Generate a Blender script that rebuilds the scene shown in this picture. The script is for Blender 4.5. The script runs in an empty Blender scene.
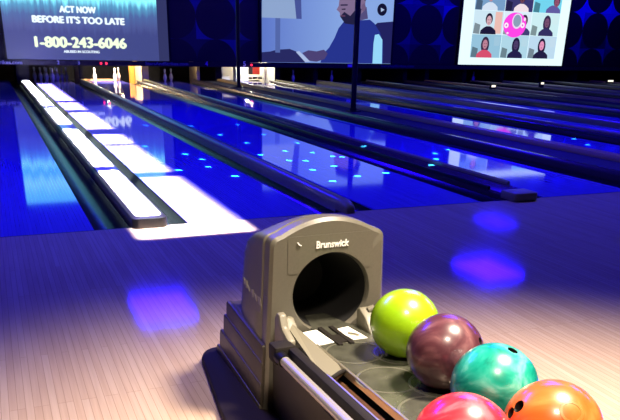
import bpy, bmesh, math, random
from mathutils import Vector, Matrix
random.seed(4)
C = bpy.context.scene.collection
sc = bpy.context.scene
PI = math.pi

# ------------------------------------------------------------------ helpers
def lin(c):
    return tuple((v/255/12.92 if v/255 <= .04045 else ((v/255+.055)/1.055)**2.4) for v in c)

def mat(name, rgb, rough=.5, metal=0., coat=0., emit=None, es=1., spec=.5, noise=0., nscale=8.):
    m = bpy.data.materials.new(name); m.use_nodes = True
    nt = m.node_tree; b = nt.nodes['Principled BSDF']
    col = lin(rgb)
    b.inputs['Base Color'].default_value = (*col, 1)
    b.inputs['Roughness'].default_value = rough
    b.inputs['Metallic'].default_value = metal
    b.inputs['Coat Weight'].default_value = coat
    b.inputs['Specular IOR Level'].default_value = spec
    if emit:
        b.inputs['Emission Color'].default_value = (*lin(emit), 1)
        b.inputs['Emission Strength'].default_value = es
    if noise:
        tc = nt.nodes.new('ShaderNodeTexCoord'); n = nt.nodes.new('ShaderNodeTexNoise')
        n.inputs['Scale'].default_value = nscale; n.inputs['Detail'].default_value = 5
        r = nt.nodes.new('ShaderNodeValToRGB')
        r.color_ramp.elements[0].position = .3; r.color_ramp.elements[1].position = .7
        r.color_ramp.elements[0].color = (*[v*(1-noise) for v in col], 1)
        r.color_ramp.elements[1].color = (*[min(1, v*(1+noise)) for v in col], 1)
        nt.links.new(tc.outputs['Object'], n.inputs['Vector']); nt.links.new(n.outputs['Fac'], r.inputs['Fac'])
        nt.links.new(r.outputs['Color'], b.inputs['Base Color'])
    return m

def glow(name, rgb, s=1.):
    return mat(name, (4, 4, 6), .6, emit=rgb, es=s, spec=.1)

def link(name, bm, m=None, parent=None, smooth=False, loc=None):
    me = bpy.data.meshes.new(name); bmesh.ops.recalc_face_normals(bm, faces=bm.faces[:])
    bm.to_mesh(me); bm.free()
    o = bpy.data.objects.new(name, me); C.objects.link(o)
    for x in (m if isinstance(m, (list, tuple)) else [m]):
        if x: me.materials.append(x)
    if smooth:
        for p in me.polygons: p.use_smooth = True
        me.set_sharp_from_angle(angle=math.radians(38))
    if parent: o.parent = parent
    if loc: o.location = loc
    return o

def empty(name, loc=(0, 0, 0)):
    o = bpy.data.objects.new(name, None); C.objects.link(o); o.location = loc; o.empty_display_size = .1
    return o

def tag(o, label, cat, group=None):
    o['label'] = label; o['category'] = cat
    if group: o['group'] = group
    return o

def struct(o):
    o['kind'] = 'structure'; return o

def box(bm, x0, x1, y0, y1, z0, z1, bev=0., seg=2):
    t = bmesh.new(); bmesh.ops.create_cube(t, size=1)
    for v in t.verts:
        v.co = Vector(((x0+x1)/2+v.co.x*(x1-x0), (y0+y1)/2+v.co.y*(y1-y0), (z0+z1)/2+v.co.z*(z1-z0)))
    if bev: bmesh.ops.bevel(t, geom=t.edges[:], offset=bev, segments=seg, affect='EDGES', profile=.5)
    me = bpy.data.meshes.new('t'); t.to_mesh(me); t.free(); bm.from_mesh(me); bpy.data.meshes.remove(me)
    return bm

def B(*a, **k): return box(bmesh.new(), *a, **k)

def prism(pts, d, axis='z', base=0., bev=0.):
    """extrude a polygon; pts are (a,b) in the plane perpendicular to axis"""
    bm = bmesh.new()
    def P(a, b, c):
        return {'z': (a, b, c), 'y': (a, c, b), 'x': (c, a, b)}[axis]
    vs = [bm.verts.new(P(a, b, base)) for a, b in pts]
    f = bm.faces.new(vs)
    r = bmesh.ops.extrude_face_region(bm, geom=[f])
    dv = Vector(P(0, 0, d))
    for v in r['geom']:
        if isinstance(v, bmesh.types.BMVert): v.co += dv
    if bev:
        bmesh.ops.recalc_face_normals(bm, faces=bm.faces[:])
        es = [e for e in bm.edges if len(e.link_faces) == 2 and e.calc_face_angle(0) > .5]
        bmesh.ops.bevel(bm, geom=es, offset=bev, segments=2, affect='EDGES', profile=.5)
    return bm

def tube(pts, r, n=14, cap=True, bm=None):
    bm = bm or bmesh.new(); rings = []
    pts = [Vector(p) for p in pts]
    for i, p in enumerate(pts):
        d = (pts[min(i+1, len(pts)-1)]-pts[max(i-1, 0)]).normalized()
        a = d.cross(Vector((0, 0, 1)));
        if a.length < 1e-3: a = Vector((1, 0, 0))
        a.normalize(); b = a.cross(d)
        rr = r[i] if isinstance(r, (list, tuple)) else r
        rings.append([bm.verts.new(p+rr*(math.cos(2*PI*k/n)*a+math.sin(2*PI*k/n)*b)) for k in range(n)])
    for i in range(len(rings)-1):
        for k in range(n):
            bm.faces.new((rings[i][k], rings[i][(k+1) % n], rings[i+1][(k+1) % n], rings[i+1][k]))
    if cap: bm.faces.new(rings[0]); bm.faces.new(rings[-1])
    return bm

def lathe(prof, n=24):
    bm = bmesh.new(); rings = []
    for r, z in prof:
        rings.append([bm.verts.new((r*math.cos(2*PI*k/n), r*math.sin(2*PI*k/n), z)) for k in range(n)] if r > 1e-5 else [bm.verts.new((0, 0, z))])
    for A, Bq in zip(rings, rings[1:]):
        for k in range(n):
            q = []
            for R, kk in ((A, k), (A, (k+1) % n), (Bq, (k+1) % n), (Bq, k)):
                v = R[kk % len(R)]
                if v not in q: q.append(v)
            if len(q) > 2: bm.faces.new(q)
    return bm

def text(name, body, m, parent, loc, rot, size, width=None, extrude=.002, bold=0., align='CENTER', shear=0., space=1., smear=0.):
    cu = bpy.data.curves.new(name, 'FONT'); cu.body = body; cu.size = size; cu.extrude = extrude
    cu.offset = bold; cu.align_x = align; cu.align_y = 'CENTER'; cu.shear = shear; cu.space_character = space
    o = bpy.data.objects.new(name, cu); C.objects.link(o)
    bpy.context.view_layer.update()
    me = bpy.data.meshes.new_from_object(o.evaluated_get(bpy.context.evaluated_depsgraph_get()))
    bpy.data.objects.remove(o); bpy.data.curves.remove(cu)
    me.name = name
    if smear:
        bm = bmesh.new(); n0 = len(me.vertices)
        for dx, dy in ((-smear, 0), (smear, 0), (0, smear*.6), (0, -smear*.6), (0, 0)):
            k = len(bm.verts); bm.from_mesh(me); bm.verts.ensure_lookup_table()
            for v in bm.verts[k:]: v.co.x += dx; v.co.y += dy
        bm.to_mesh(me); bm.free()
    if width:
        xs = [v.co.x for v in me.vertices]; w = max(xs)-min(xs)
        for v in me.vertices: v.co.x *= width/w
    me.materials.clear(); me.materials.append(m)
    q = bpy.data.objects.new(name, me); C.objects.link(q)
    q.location = loc; q.rotation_euler = rot; q.parent = parent
    return q

FACE = (PI/2, 0, 0)          # text upright, facing -Y

# ------------------------------------------------------------------ camera
cam = bpy.data.cameras.new('camera'); co = bpy.data.objects.new('camera', cam); C.objects.link(co)
co.matrix_world = Matrix(((.919792, .133313, -.369067, -1.224536), (-.391737, .366871, -.84377, -5.106324),
                          (.022914, .92067, .389668, 1.264633), (0, 0, 0, 1)))
cam.sensor_width = 36; cam.lens = 706.482*36/620; cam.shift_y = (340.645-210)/620
cam.clip_start = .05; cam.clip_end = 200
sc.camera = co
sc.view_settings.view_transform = 'Standard'; sc.view_settings.look = 'None'
sc.view_settings.exposure = 0; sc.view_settings.gamma = 1; sc.view_settings.use_curve_mapping = False

# ------------------------------------------------------------------ materials
def plank_mat(name, c1, c2, gap, width, length, rough, coat=0., spec=.5, bump=0.):
    m = bpy.data.materials.new(name); m.use_nodes = True; nt = m.node_tree; b = nt.nodes['Principled BSDF']
    tc = nt.nodes.new('ShaderNodeTexCoord'); mp = nt.nodes.new('ShaderNodeMapping')
    mp.inputs['Rotation'].default_value = (0, 0, PI/2)
    br = nt.nodes.new('ShaderNodeTexBrick')
    br.inputs['Scale'].default_value = 1; br.inputs['Brick Width'].default_value = length
    br.inputs['Row Height'].default_value = width; br.inputs['Mortar Size'].default_value = .0011
    br.inputs['Mortar Smooth'].default_value = .3; br.offset = .37; br.offset_frequency = 3
    br.inputs['Color1'].default_value = (*lin(c1), 1); br.inputs['Color2'].default_value = (*lin(c2), 1)
    br.inputs['Mortar'].default_value = (*lin(gap), 1); br.inputs['Bias'].default_value = 0
    nz = nt.nodes.new('ShaderNodeTexNoise'); nz.inputs['Scale'].default_value = 1; nz.inputs['Detail'].default_value = 6
    mp2 = nt.nodes.new('ShaderNodeMapping'); mp2.inputs['Scale'].default_value = (60, 2.2, 1)
    mx = nt.nodes.new('ShaderNodeMixRGB'); mx.blend_type = 'MULTIPLY'; mx.inputs['Fac'].default_value = .2
    rp = nt.nodes.new('ShaderNodeValToRGB'); rp.color_ramp.elements[0].position = .35; rp.color_ramp.elements[0].color = (.5, .42, .36, 1)
    rp.color_ramp.elements[1].position = .6
    L = nt.links.new
    L(tc.outputs['Object'], mp.inputs['Vector']); L(mp.outputs['Vector'], br.inputs['Vector'])
    L(tc.outputs['Object'], mp2.inputs['Vector']); L(mp2.outputs['Vector'], nz.inputs['Vector'])
    L(nz.outputs['Fac'], rp.inputs['Fac']); L(br.outputs['Color'], mx.inputs['Color1']); L(rp.outputs['Color'], mx.inputs['Color2'])
    L(mx.outputs['Color'], b.inputs['Base Color'])
    b.inputs['Roughness'].default_value = rough; b.inputs['Coat Weight'].default_value = coat
    b.inputs['Coat Roughness'].default_value = .04; b.inputs['Specular IOR Level'].default_value = spec
    return m

M_app = plank_mat('approach_maple', (208, 184, 160), (199, 172, 147), (164, 136, 114), .028, 1.3, .065, spec=.5)
M_lane = plank_mat('oiled_lane', (104, 98, 206), (98, 92, 198), (76, 70, 160), .027, 2.6, .045, spec=.6)  # blue UV glow of the lanes is put into the plank colour
M_sub = mat('dark_subfloor', (18, 18, 22), .8)
M_wall = mat('dark_wall_paint', (14, 12, 16), .9)
M_ceil = mat('dark_ceiling_paint', (14, 13, 18), .95)
M_gut = mat('grey_green_gutter', (18, 24, 22), .25, noise=.25, nscale=3)
M_cap = mat('black_capping', (13, 12, 14), .35)
M_capw = mat('white_capping', (226, 230, 236), .25, coat=.4)
M_capg = mat('grey_rubber_capping', (142, 140, 96), .3)
M_capp = mat('glossy_dark_capping', (64, 52, 52), .24)
M_nose = mat('grey_plastic_nose', (140, 134, 92), .5)
M_walk = mat('dark_walkway_carpet', (22, 20, 30), .75, noise=.3, nscale=30)
M_curb = mat('brown_vinyl_curb', (160, 128, 70), .5)
M_blk = mat('black_metal', (10, 9, 10), .5, spec=.25)
M_hood = mat('taupe_hood_plastic', (97, 94, 84), .36, noise=.06, nscale=120)
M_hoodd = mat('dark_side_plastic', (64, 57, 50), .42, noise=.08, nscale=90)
M_hole = mat('black_tunnel_rubber', (6, 6, 7), .7)
M_base = mat('dark_base_laminate', (26, 18, 16), .75, spec=.25)
M_tray = mat('dark_polished_tray', (96, 97, 86), .26, metal=.55, noise=.35, nscale=14)
M_ring = mat('dent_ring', (118, 118, 104), .3, metal=.5)
M_edge = mat('bright_metal_edge', (186, 180, 160), .3, metal=.8)
M_pipe = mat('satin_grey_pipe', (176, 172, 164), .32, metal=.55)
M_rail = mat('dark_rubber_rail', (24, 20, 17), .75, spec=.25)
M_beige = mat('beige_grey_plastic', (118, 114, 100), .42)
M_brown = mat('brown_trough_board', (150, 108, 76), .6, noise=.15, nscale=20)
M_white = mat('white_sticker', (236, 236, 230), .5)
M_letw = mat('white_lettering', (240, 240, 236), .5)
M_letb = mat('blue_lettering', (40, 80, 200), .5)
M_letr = mat('red_mark', (220, 50, 60), .5)
M_relief = mat('pale_relief_edge', (140, 136, 130), .4)
M_pin = mat('white_pin_enamel', (240, 240, 236), .2, coat=.6)
M_pinr = mat('red_pin_stripe', (190, 30, 34), .3)
M_cream = mat('cream_kickback', (222, 196, 150), .55)
M_dkick = mat('dark_kickback', (24, 22, 26), .7)
M_amber_glow = mat('amber_glow_board', (226, 150, 64), .5)
M_curtain = mat('black_pit_curtain', (26, 25, 30), .85, noise=.4, nscale=6)
M_red = mat('red_machine_board', (190, 48, 36), .5)
M_mwhite = mat('white_machine_panel', (236, 234, 226), .5)
M_url = mat('pale_blue_lettering', (236, 236, 240), .6)

# masking wall: dark panels printed with circles, blue four-pointed stars left between them
def masking_mat():
    m = bpy.data.materials.new('circle_print_panels'); m.use_nodes = True; nt = m.node_tree; b = nt.nodes['Principled BSDF']
    L = nt.links.new; N = nt.nodes.new
    tc = N('ShaderNodeTexCoord'); sp = N('ShaderNodeSeparateXYZ'); L(tc.outputs['Object'], sp.inputs[0])
    def mth(op, a, bb=None):
        n = N('ShaderNodeMath'); n.operation = op
        for i, v in enumerate((a, bb)):
            if v is None: continue
            if isinstance(v, (int, float)): n.inputs[i].default_value = v
            else: L(v, n.inputs[i])
        return n.outputs[0]
    S = 1.24
    u = mth('DIVIDE', mth('ADD', sp.outputs['X'], .24), S); v = mth('DIVIDE', mth('SUBTRACT', sp.outputs['Z'], .02), S)
    fu = mth('SUBTRACT', mth('FRACT', u), .5); fv = mth('SUBTRACT', mth('FRACT', v), .5)
    d = mth('SQRT', mth('ADD', mth('MULTIPLY', fu, fu), mth('MULTIPLY', fv, fv)))
    star = mth('GREATER_THAN', d, .5)
    # each half panel has its own strength
    cx = N('ShaderNodeCombineXYZ'); L(mth('FLOOR', mth('MULTIPLY', u, 2)), cx.inputs[0]); L(mth('FLOOR', mth('MULTIPLY', v, 2)), cx.inputs[1])
    wn = N('ShaderNodeTexWhiteNoise'); wn.noise_dimensions = '2D'; L(cx.outputs[0], wn.inputs['Vector'])
    def ramp(src, a, b_):
        n = N('ShaderNodeMapRange'); n.interpolation_type = 'SMOOTHSTEP'; n.inputs['From Min'].default_value = a; n.inputs['From Max'].default_value = b_
        L(src, n.inputs[0]); return n.outputs[0]
    uv_high = mth('MULTIPLY', ramp(sp.outputs['Z'], 1.4, 2.5), .55)
    gate = mth('MULTIPLY', mth('ADD', mth('POWER', wn.outputs['Value'], 2.5), uv_high), mth('ADD', .3, mth('MULTIPLY', ramp(sp.outputs['X'], 12, 19), .7)))  # UV light painted in: stars brighter toward the top and right
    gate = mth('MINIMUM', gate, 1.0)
    seam = mth('LESS_THAN', mth('ABSOLUTE', mth('SUBTRACT', mth('FRACT', mth('ADD', v, 0.0)), .5)), .012)
    petal = mth('MULTIPLY', mth('LESS_THAN', mth('ABSOLUTE', fu), .012), .25)
    mx = N('ShaderNodeMixRGB'); mx.inputs['Color1'].default_value = (*lin((17, 13, 14)), 1); mx.inputs['Color2'].default_value = (*lin((66, 72, 255)), 1)
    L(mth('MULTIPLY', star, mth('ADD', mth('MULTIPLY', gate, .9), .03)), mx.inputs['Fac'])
    mx2 = N('ShaderNodeMixRGB'); mx2.inputs['Color2'].default_value = (.002, .002, .004, 1); L(seam, mx2.inputs['Fac'])
    L(mx.outputs[0], mx2.inputs['Color1']); L(mx2.outputs[0], b.inputs['Base Color'])
    b.inputs['Roughness'].default_value = .55
    return m
M_mask = masking_mat()

# ------------------------------------------------------------------ layout (x of lane edges at lane level)
PER = 7.615
lanes = []
for k in range(-1, 4):
    o = k*PER
    lanes += [o-1.734, o, o+1.569, o+3.327]
lanes = [x for x in lanes if -2 < x < 24]      # left edges
LW = 1.054
YP = 17.6                                         # masking plane
XL, XR = -4.2, 27.2

# room shell
struct(link('floor', B(XL, XR, -8.5, 0, -.12, 0), M_app))
struct(link('floor_bed', B(XL, XR, 0, 21.2, -.24, -.12), M_sub))
struct(link('ceiling', B(XL-.2, XR+.2, -8.7, 21.4, 4.2, 4.4), M_ceil))
struct(link('wall_left', B(XL-.2, XL, -8.7, 21.4, -.24, 4.2), M_wall))
struct(link('wall_right', B(XR, XR+.2, -8.7, 21.4, -.24, 4.2), M_wall))
struct(link('wall_front', B(XL, XR, -8.7, -8.5, -.12, 4.2), M_wall))
struct(link('wall_rear', B(XL, XR, 21.2, 21.4, -.24, 4.2), M_curtain))
struct(link('wall_back', B(XL, XR, YP+.02, YP+.12, .62, 4.2), M_mask))
struct(link('trim_foul_line', B(lanes[0], lanes[-1]+LW, -.012, .0, -.01, .0008), M_blk))

# ------------------------------------------------------------------ lanes
where = ['at the left edge of the photo, reflecting the phone number screen', 'half covered by a bright white strip of light',
         'with standing pins in a lit amber pit', 'in front of the end of which the right screen reflects', 'ending in the brightly lit white pit',
         'just beyond the first walkway pair, second from it', 'sixth counted outward from the ball return', 'bordering the second walkway on its near side',
         'bordering the second walkway on its far side', 'second beyond the far walkway', 'third beyond the far walkway', 'fourth beyond the far walkway',
         'next to last in the dim far right', 'farthest of all in the dim far right']
lane_labels = [
    'blue lane left of the white-topped divider, reflecting the phone number screen',
    'lane half covered by a bright white strip of light beside the white-topped divider',
    'blue lane ending in the amber-lit pit with three standing pins',
    'blue dotted lane directly on the near side of the dark walkway with poles',
    'blue lane on the far side of the pole walkway, ending in the white lit pit',
    'second lane beyond the pole walkway, thin blue stripe', 'third lane beyond the pole walkway, dim blue stripe',
    'fourth lane beyond the pole walkway, bordering the second walkway', 'first lane past the second walkway, dark and dim',
    'second lane past the second walkway, dark and dim', 'third lane past the second walkway, dark and dim',
    'fourth lane past the second walkway, dark and dim', 'nearest lane past the third walkway, almost black', 'farthest lane past the third walkway, almost black']
for i, x in enumerate(lanes):
    bm = B(x, x+LW, 0.004, 19.25, -.12, 0)
    o = link('bowling_lane', bm, M_lane)
    tag(o, lane_labels[min(i, 13)], 'bowling lane', 'bowling lanes')

# ------------------------------------------------------------------ dividers between lanes
def gutter(parent, xa, xb, y0=.0, y1=18.0):
    bm = bmesh.new(); n = 10; R = []
    for k in range(n+1):
        t = k/n; x = xa+.004+(xb-xa-.008)*t
        z = -.012-.075*math.sin(PI*t)**.7
        R.append((bm.verts.new((x, y0+.004, z)), bm.verts.new((x, y1, z)), bm.verts.new((x, y0+.004, z-.012)), bm.verts.new((x, y1, z-.012))))
    for a, b in zip(R, R[1:]):
        bm.faces.new((a[0], b[0], b[1], a[1])); bm.faces.new((a[2], a[3], b[3], b[2]))
        bm.faces.new((a[0], a[2], b[2], b[0])); bm.faces.new((a[1], b[1], b[3], a[3]))
    for a in (R[0], R[-1]): bm.faces.new((a[0], a[1], a[3], a[2]))
    link('gutter', bm, M_gut, parent, smooth=True)

def round_nose(xa, xb, y0, y1, r):
    pts = []
    for k in range(9): a = PI+PI/2*k/8; pts.append((xa+r+r*math.cos(a), y0+r+r*math.sin(a)))
    for k in range(9): a = 1.5*PI+PI/2*k/8; pts.append((xb-r+r*math.cos(a), y0+r+r*math.sin(a)))
    return pts+[(xb, y1), (xa, y1)]

def wide_white(xa, xb, ca, cb, label):
    t = empty('lane_divider', ((ca+cb)/2, 0, -.1)); inv = Vector(t.location)
    parts = []
    gutter(t, xa, ca+.01); gutter(t, cb-.01, xb)
    link('capping', prism(round_nose(ca, cb, -.07, 18, .05), .165, 'z', -.09, bev=.012), M_cap, t, smooth=True)
    tp = link('top_panel', prism(round_nose(ca+.035, cb-.028, -.01, 17.9, .05), .006, 'z', .0745, bev=.002), M_capw, t, smooth=True)
    tp['label'] = 'white top panel lit by the bright strip'
    text('lettering', 'Brunswick', M_letb, t, ((ca+cb)/2+.005, .085, .0805), (0, 0, 0), .05, width=.12, extrude=.0006, bold=.001)
    for dx, s in ((-.055, .8), (.045, 1.1)):
        bm = prism([(-.014*s, 0), (.014*s, -.004), (.012*s, .014*s), (0, .022*s), (-.01*s, .012)], .001, 'z', 0)
        link('red_mark', bm, M_letr, t, loc=((ca+cb)/2+dx, .19, .0803))
    finish(t); tag(t, label, 'lane divider', 'lane dividers')

def finish(t):
    """children were built in world space: make them local to the thing"""
    off = Vector(t.location)
    for c in list(t.children):
        c.location = Vector(c.location)-off

def wide_dark(xa, xb, ca, cb, label):
    t = empty('lane_divider', ((ca+cb)/2, 0, -.1))
    gutter(t, xa, ca+.01); gutter(t, cb-.01, xb)
    bm = prism([(ca, -.09), (cb, -.09), (cb, .055), (cb-.02, .07), (ca+.03, .05), (ca, .03)], 17.9, 'y', -.02, bev=.006)
    link('capping', bm, M_capp, t, smooth=True)
    link('side_rail', prism([(cb-.03, .06), (cb-.002, .06), (cb-.002, .095), (cb-.012, .105), (cb-.03, .09)], 17.7, 'y', .3), M_capg, t, smooth=True)
    link('side_rail', prism([(ca+.0, .03), (ca+.03, .03), (ca+.03, .062), (ca+.01, .07), (ca, .055)], 17.7, 'y', .3), M_cap, t, smooth=True)
    link('nose', prism(round_nose(ca-.005, cb+.005, -.1, .06, .03), .145, 'z', -.085+.085, bev=.018) if False else
         prism(round_nose(ca-.006, cb+.006, -.11, .1, .035), .075, 'z', 0., bev=.015), M_nose, t, smooth=True)
    finish(t); tag(t, label, 'lane divider', 'lane dividers')

def narrow(xa, xb, ca, cb, label):
    t = empty('lane_divider', ((ca+cb)/2, 0, -.1))
    gutter(t, xa, ca+.01); gutter(t, cb-.01, xb)
    c = (ca+cb)/2; w = (cb-ca)/2
    prof = [(c-w, -.09)]+[(c-w*math.cos(PI*k/12), .045+.05*math.sin(PI*k/12)) for k in range(13)]+[(c+w, -.09)]
    link('capping', prism(prof, 17.9, 'y', .1), M_capg, t, smooth=True)
    # rounded nose that dips to the approach
    bm = bmesh.new(); rings = []
    for k in range(9):
        a = PI/2*k/8; y = .1-.17*math.sin(a); s = math.cos(a)*.55+.45 if k < 8 else .45
        h = .02+.98*math.cos(a)**.6 if k < 8 else .02
        rings.append([bm.verts.new((c+(px-c)*s, y, max(pz, 0)*h*1.03 if pz > 0 else .0)) for px, pz in prof])
    for A, Bq in zip(rings, rings[1:]):
        for j in range(len(prof)-1): bm.faces.new((A[j], A[j+1], Bq[j+1], Bq[j]))
    bm.faces.new(rings[0]); bm.faces.new(rings[-1])
    bmesh.ops.remove_doubles(bm, verts=bm.verts[:], dist=.0002)
    link('nose', bm, M_nose, t, smooth=True)
    finish(t); tag(t, label, 'lane divider', 'lane dividers')

def walkway(xa, xb, label):
    t = empty('divider_walkway', ((xa+xb)/2, 0, -.1))
    a, b = xa+.235, xb-.235
    gutter(t, xa, a+.01); gutter(t, b-.01, xb)
    link('deck', B(a, b, -.02, 18, -.09, .05, bev=.01), M_walk, t)
    link('curb', prism([(a-.004, 0.0), (a+.1, .0), (a+.1, .075), (a+.07, .1), (a+.02, .1), (a-.004, .06)], 18, 'y', -.04), M_capp, t, smooth=True)
    link('curb', prism([(b-.22, .045), (b+.004, .045), (b+.004, .09), (b-.02, .11), (b-.2, .11), (b-.22, .08)], 18, 'y', -.04), M_curb, t, smooth=True)
    finish(t); tag(t, label, 'walkway', 'dark walkways between lane groups')

dl_w = ['white-topped lane divider with red and blue marks on its nose', ]
wide_white(-.68, 0, -.42, -.165, 'lane divider with brightly lit white top and blue lettering on its nose')
narrow(LW, 1.569, 1.25, 1.372, 'narrow grey rounded lane divider ending just behind the ball return hood')
wide_dark(2.623, 3.327, 2.9, 3.15, 'wide dark lane divider with purple sheen and square grey nose')
walkway(4.381, 5.881, 'dark walkway with brown curb where the two black poles stand')
names = {1: ('second', 'pole walkway'), 2: ('third', 'second walkway')}
for k in (1, 2):
    o = k*PER
    w = 'pole walkway' if k == 1 else 'second walkway'
    wide_dark(o-.68, o, o-.42, o-.165, 'wide dark divider between the first and second lanes past the '+w)
    narrow(o+LW, o+1.569, o+1.25, o+1.372, 'narrow dark divider between the second and third lanes past the '+w)
    wide_dark(o+2.623, o+3.327, o+2.9, o+3.15, 'wide dark divider between the third and fourth lanes past the '+w)
    if o+5.9 < 26: walkway(o+4.381, o+5.881, 'dark walkway at the far right beyond four lanes past the '+w)

wide_dark(3*PER-.68, 3*PER, 3*PER-.42, 3*PER-.165, 'wide dark divider between the two farthest lanes past the third walkway')
# ------------------------------------------------------------------ poles
def pole(x, y, label):
    t = empty('support_pole', (x, y, .05))
    link('shaft', tube([(0, 0, 0), (0, 0, 4.15)], .052, 20), M_blk, t, smooth=True)
    link('base_plate', B(-.11, .11, -.11, .11, 0, .015, bev=.003), M_blk, t)
    link('collar', tube([(0, 0, .015), (0, 0, .06)], .066, 20), M_blk, t, smooth=True)
    tag(t, label, 'pole', 'black poles on the walkway')
pole(5.13, 14.8, 'black pole farther down the walkway, left of the middle screen')
pole(5.13, 7.63, 'black pole nearer along the walkway, crossing the middle screen')

# ------------------------------------------------------------------ pits: kickbacks, pins, header
M_kedge = mat('edge_darkening', (16, 15, 18), .6, spec=.3)
def kick(x0, x1, m, label, y1=20.6, edge=True):
    t = empty('kickback_panel', ((x0+x1)/2, 18.05, -.118)); w = (x1-x0)/2
    link('panel', B(-w, w, 0, y1-18.05, 0, .7, bev=.004), m, t)
    if edge: link('front_darkening', B(-w-.012, w+.012, -.02, 0, 0, .7, bev=.003), M_kedge, t)  # added dark strip, paints shade over the partition's front face
    tag(t, label, 'partition', 'partitions between pin pits')
kick(-.46, -.14, M_dkick, 'dark partition left of the pit behind the white strip lane')
kick(1.262, 1.36, M_cream, 'cream partition edge left of the amber-lit pin pit', 19.6)
kick(3.08, 3.3, M_cream, 'cream partition glowing amber right of the three standing pins', 19.5, False)
kick(4.8, 4.9, M_cream, 'cream partition standing alone left of the far black pole', 19.0, False)
kick(5.42, 5.6, M_dkick, 'dark partition left of the brightest white pit')
kick(7.42, 7.56, M_mwhite, 'white partition right of the brightest white pit')
for k, (x, lab) in enumerate([(8.86, 'dark partition under the middle screen, left one'), (10.5, 'dark partition under the middle screen, right one'),
                              (12.3, 'dark partition just right of the middle screen'), (13.2, 'dark partition just left of the white slide screen'),
                              (14.8, 'dark partition below the left part of the slide screen'), (16.48, 'dark partition below the centre of the slide screen'),
                              (18.12, 'dark partition below the right end of the slide screen'), (20.0, 'dark partition right of the slide screen')]):
    kick(x-.07, x+.07, M_dkick, lab)

pin_prof = [(.001, 0), (.026, 0), (.029, .006), (.036, .03), (.05, .075), (.0595, .114), (.057, .15), (.046, .19), (.031, .23), (.0235, .255),
            (.0245, .28), (.029, .31), (.0323, .343), (.029, .362), (.019, .376), (.001, .381)]
pin_me = lathe(pin_prof, 20)
pin0 = link('bowling_pin', pin_me, M_pin, smooth=True)
stripe0 = link('neck_stripe', lathe([(.0272, .238), (.0278, .242), (.0262, .25), (.0252, .25), (.0255, .242), (.0268, .238)], 20), M_pinr, pin0, smooth=True)
first = [True]
def pin(x, y, label, group):
    if first[0]: p = pin0; first[0] = False
    else:
        p = pin0.copy(); C.objects.link(p); s = stripe0.copy(); C.objects.link(s); s.parent = p
    p.location = (x, y, .0005); tag(p, label, 'bowling pin', group)
c2 = 2.096
pin(c2-.305, 18.29+.528, 'white pin standing alone at the left of the amber-lit pit', 'pins in the amber-lit pit')
pin(c2+.305, 18.29+.528, 'left pin of the close pair at the right of the amber-lit pit', 'pins in the amber-lit pit')
pin(c2+.457, 18.29+.792, 'right pin of the close pair at the right of the amber-lit pit', 'pins in the amber-lit pit')
c1 = .527
spots = [(0, 0), (-.1525, .264), (.1525, .264), (-.305, .528), (0, .528), (.305, .528), (-.457, .792), (-.1525, .792), (.1525, .792), (.457, .792)]
labs = ['front pin of the dark rack at the end of the white strip', 'pin left of the front pin in the dark rack, second row', 'pin right of the front pin in the dark rack, second row',
        'third row left pin of the dark rack', 'third row middle pin of the dark rack', 'third row right pin of the dark rack', 'back row leftmost pin of the dark rack',
        'back row second pin from left in the dark rack', 'back row third pin from left in the dark rack', 'back row rightmost pin of the dark rack']
for (dx, dy), l in zip(spots, labs): pin(c1+dx, 18.29+dy, l, 'pins in the dark rack at the white strip')
pin(3.87, 18.4, 'small dim pin in the dark pit left of the cream partition', 'lone dim pins')
pin(4.13, 18.7, 'second dim pin in the dark pit left of the cream partition', 'lone dim pins')
pin(8.2, 18.4, 'dim pin in the dark pit just right of the white lit pit', 'lone dim pins')
pin(9.62, 18.4, 'dim pin in the dark pit under the middle screen', 'lone dim pins')
pin(15.45, 18.4, 'dim pin in the pit beneath the white slide screen', 'lone dim pins')

# black header beam over the pits with numbers, web address and red lamps
hd = empty('pit_header', (11, YP-.02, .5))
link('beam', B(XL+.05-11, XR-.05-11, -.03, .03, -.02, .112, bev=.005), mat('header_paint', (15, 13, 22), .6), hd)
def htext(s, x, z, size, w=None, m=M_url):
    text('lettering', s, m, hd, (x-11, -.033, z-.5), FACE, size, width=w, extrude=.002, bold=.003)
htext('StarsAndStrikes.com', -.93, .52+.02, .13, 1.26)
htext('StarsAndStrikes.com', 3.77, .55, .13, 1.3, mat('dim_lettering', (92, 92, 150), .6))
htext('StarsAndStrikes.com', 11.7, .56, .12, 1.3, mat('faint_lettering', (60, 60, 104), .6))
htext('2', .66, .55, .14); htext('3', 1.22, .55, .14)
htext('4', 4.99, .56, .2); htext('5', 6.21, .57, .2)
link('number_plate', B(9.8-11, 9.96-11, -.04, -.03, .01, .1), M_url, hd)
for x in (1.84, 1.99, 6.44):
    bm = lathe([(.001, -.005), (.028, -.005), (.032, .004), (.026, .014), (.001, .02)], 18)
    o = link('indicator_lamp', bm, glow('red_indicator', (255, 40, 70), 3), hd, smooth=True, loc=(x-11, -.034, .545-.5)); o.rotation_euler = (PI/2, 0, 0)
tag(hd, 'long black beam over the pin pits carrying numbers and web address', 'beam')

# added board painting the partition's amber glow, and deck edge in the lit pit
o = link('amber_glow_board', B(2.9, 3.06, 19.1, 19.2, -.11, .5, bev=.004), M_amber_glow)
tag(o, 'added board painting the amber glow inside the lit pit right of the pins', 'board')
o = link('tail_plank', B(1.38, 2.62, 19.255, 19.33, -.1, .035, bev=.004), mat('pale_plank', (238, 190, 130), .4))
tag(o, 'pale orange plank across the back of the amber-lit pin deck', 'plank')

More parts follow.
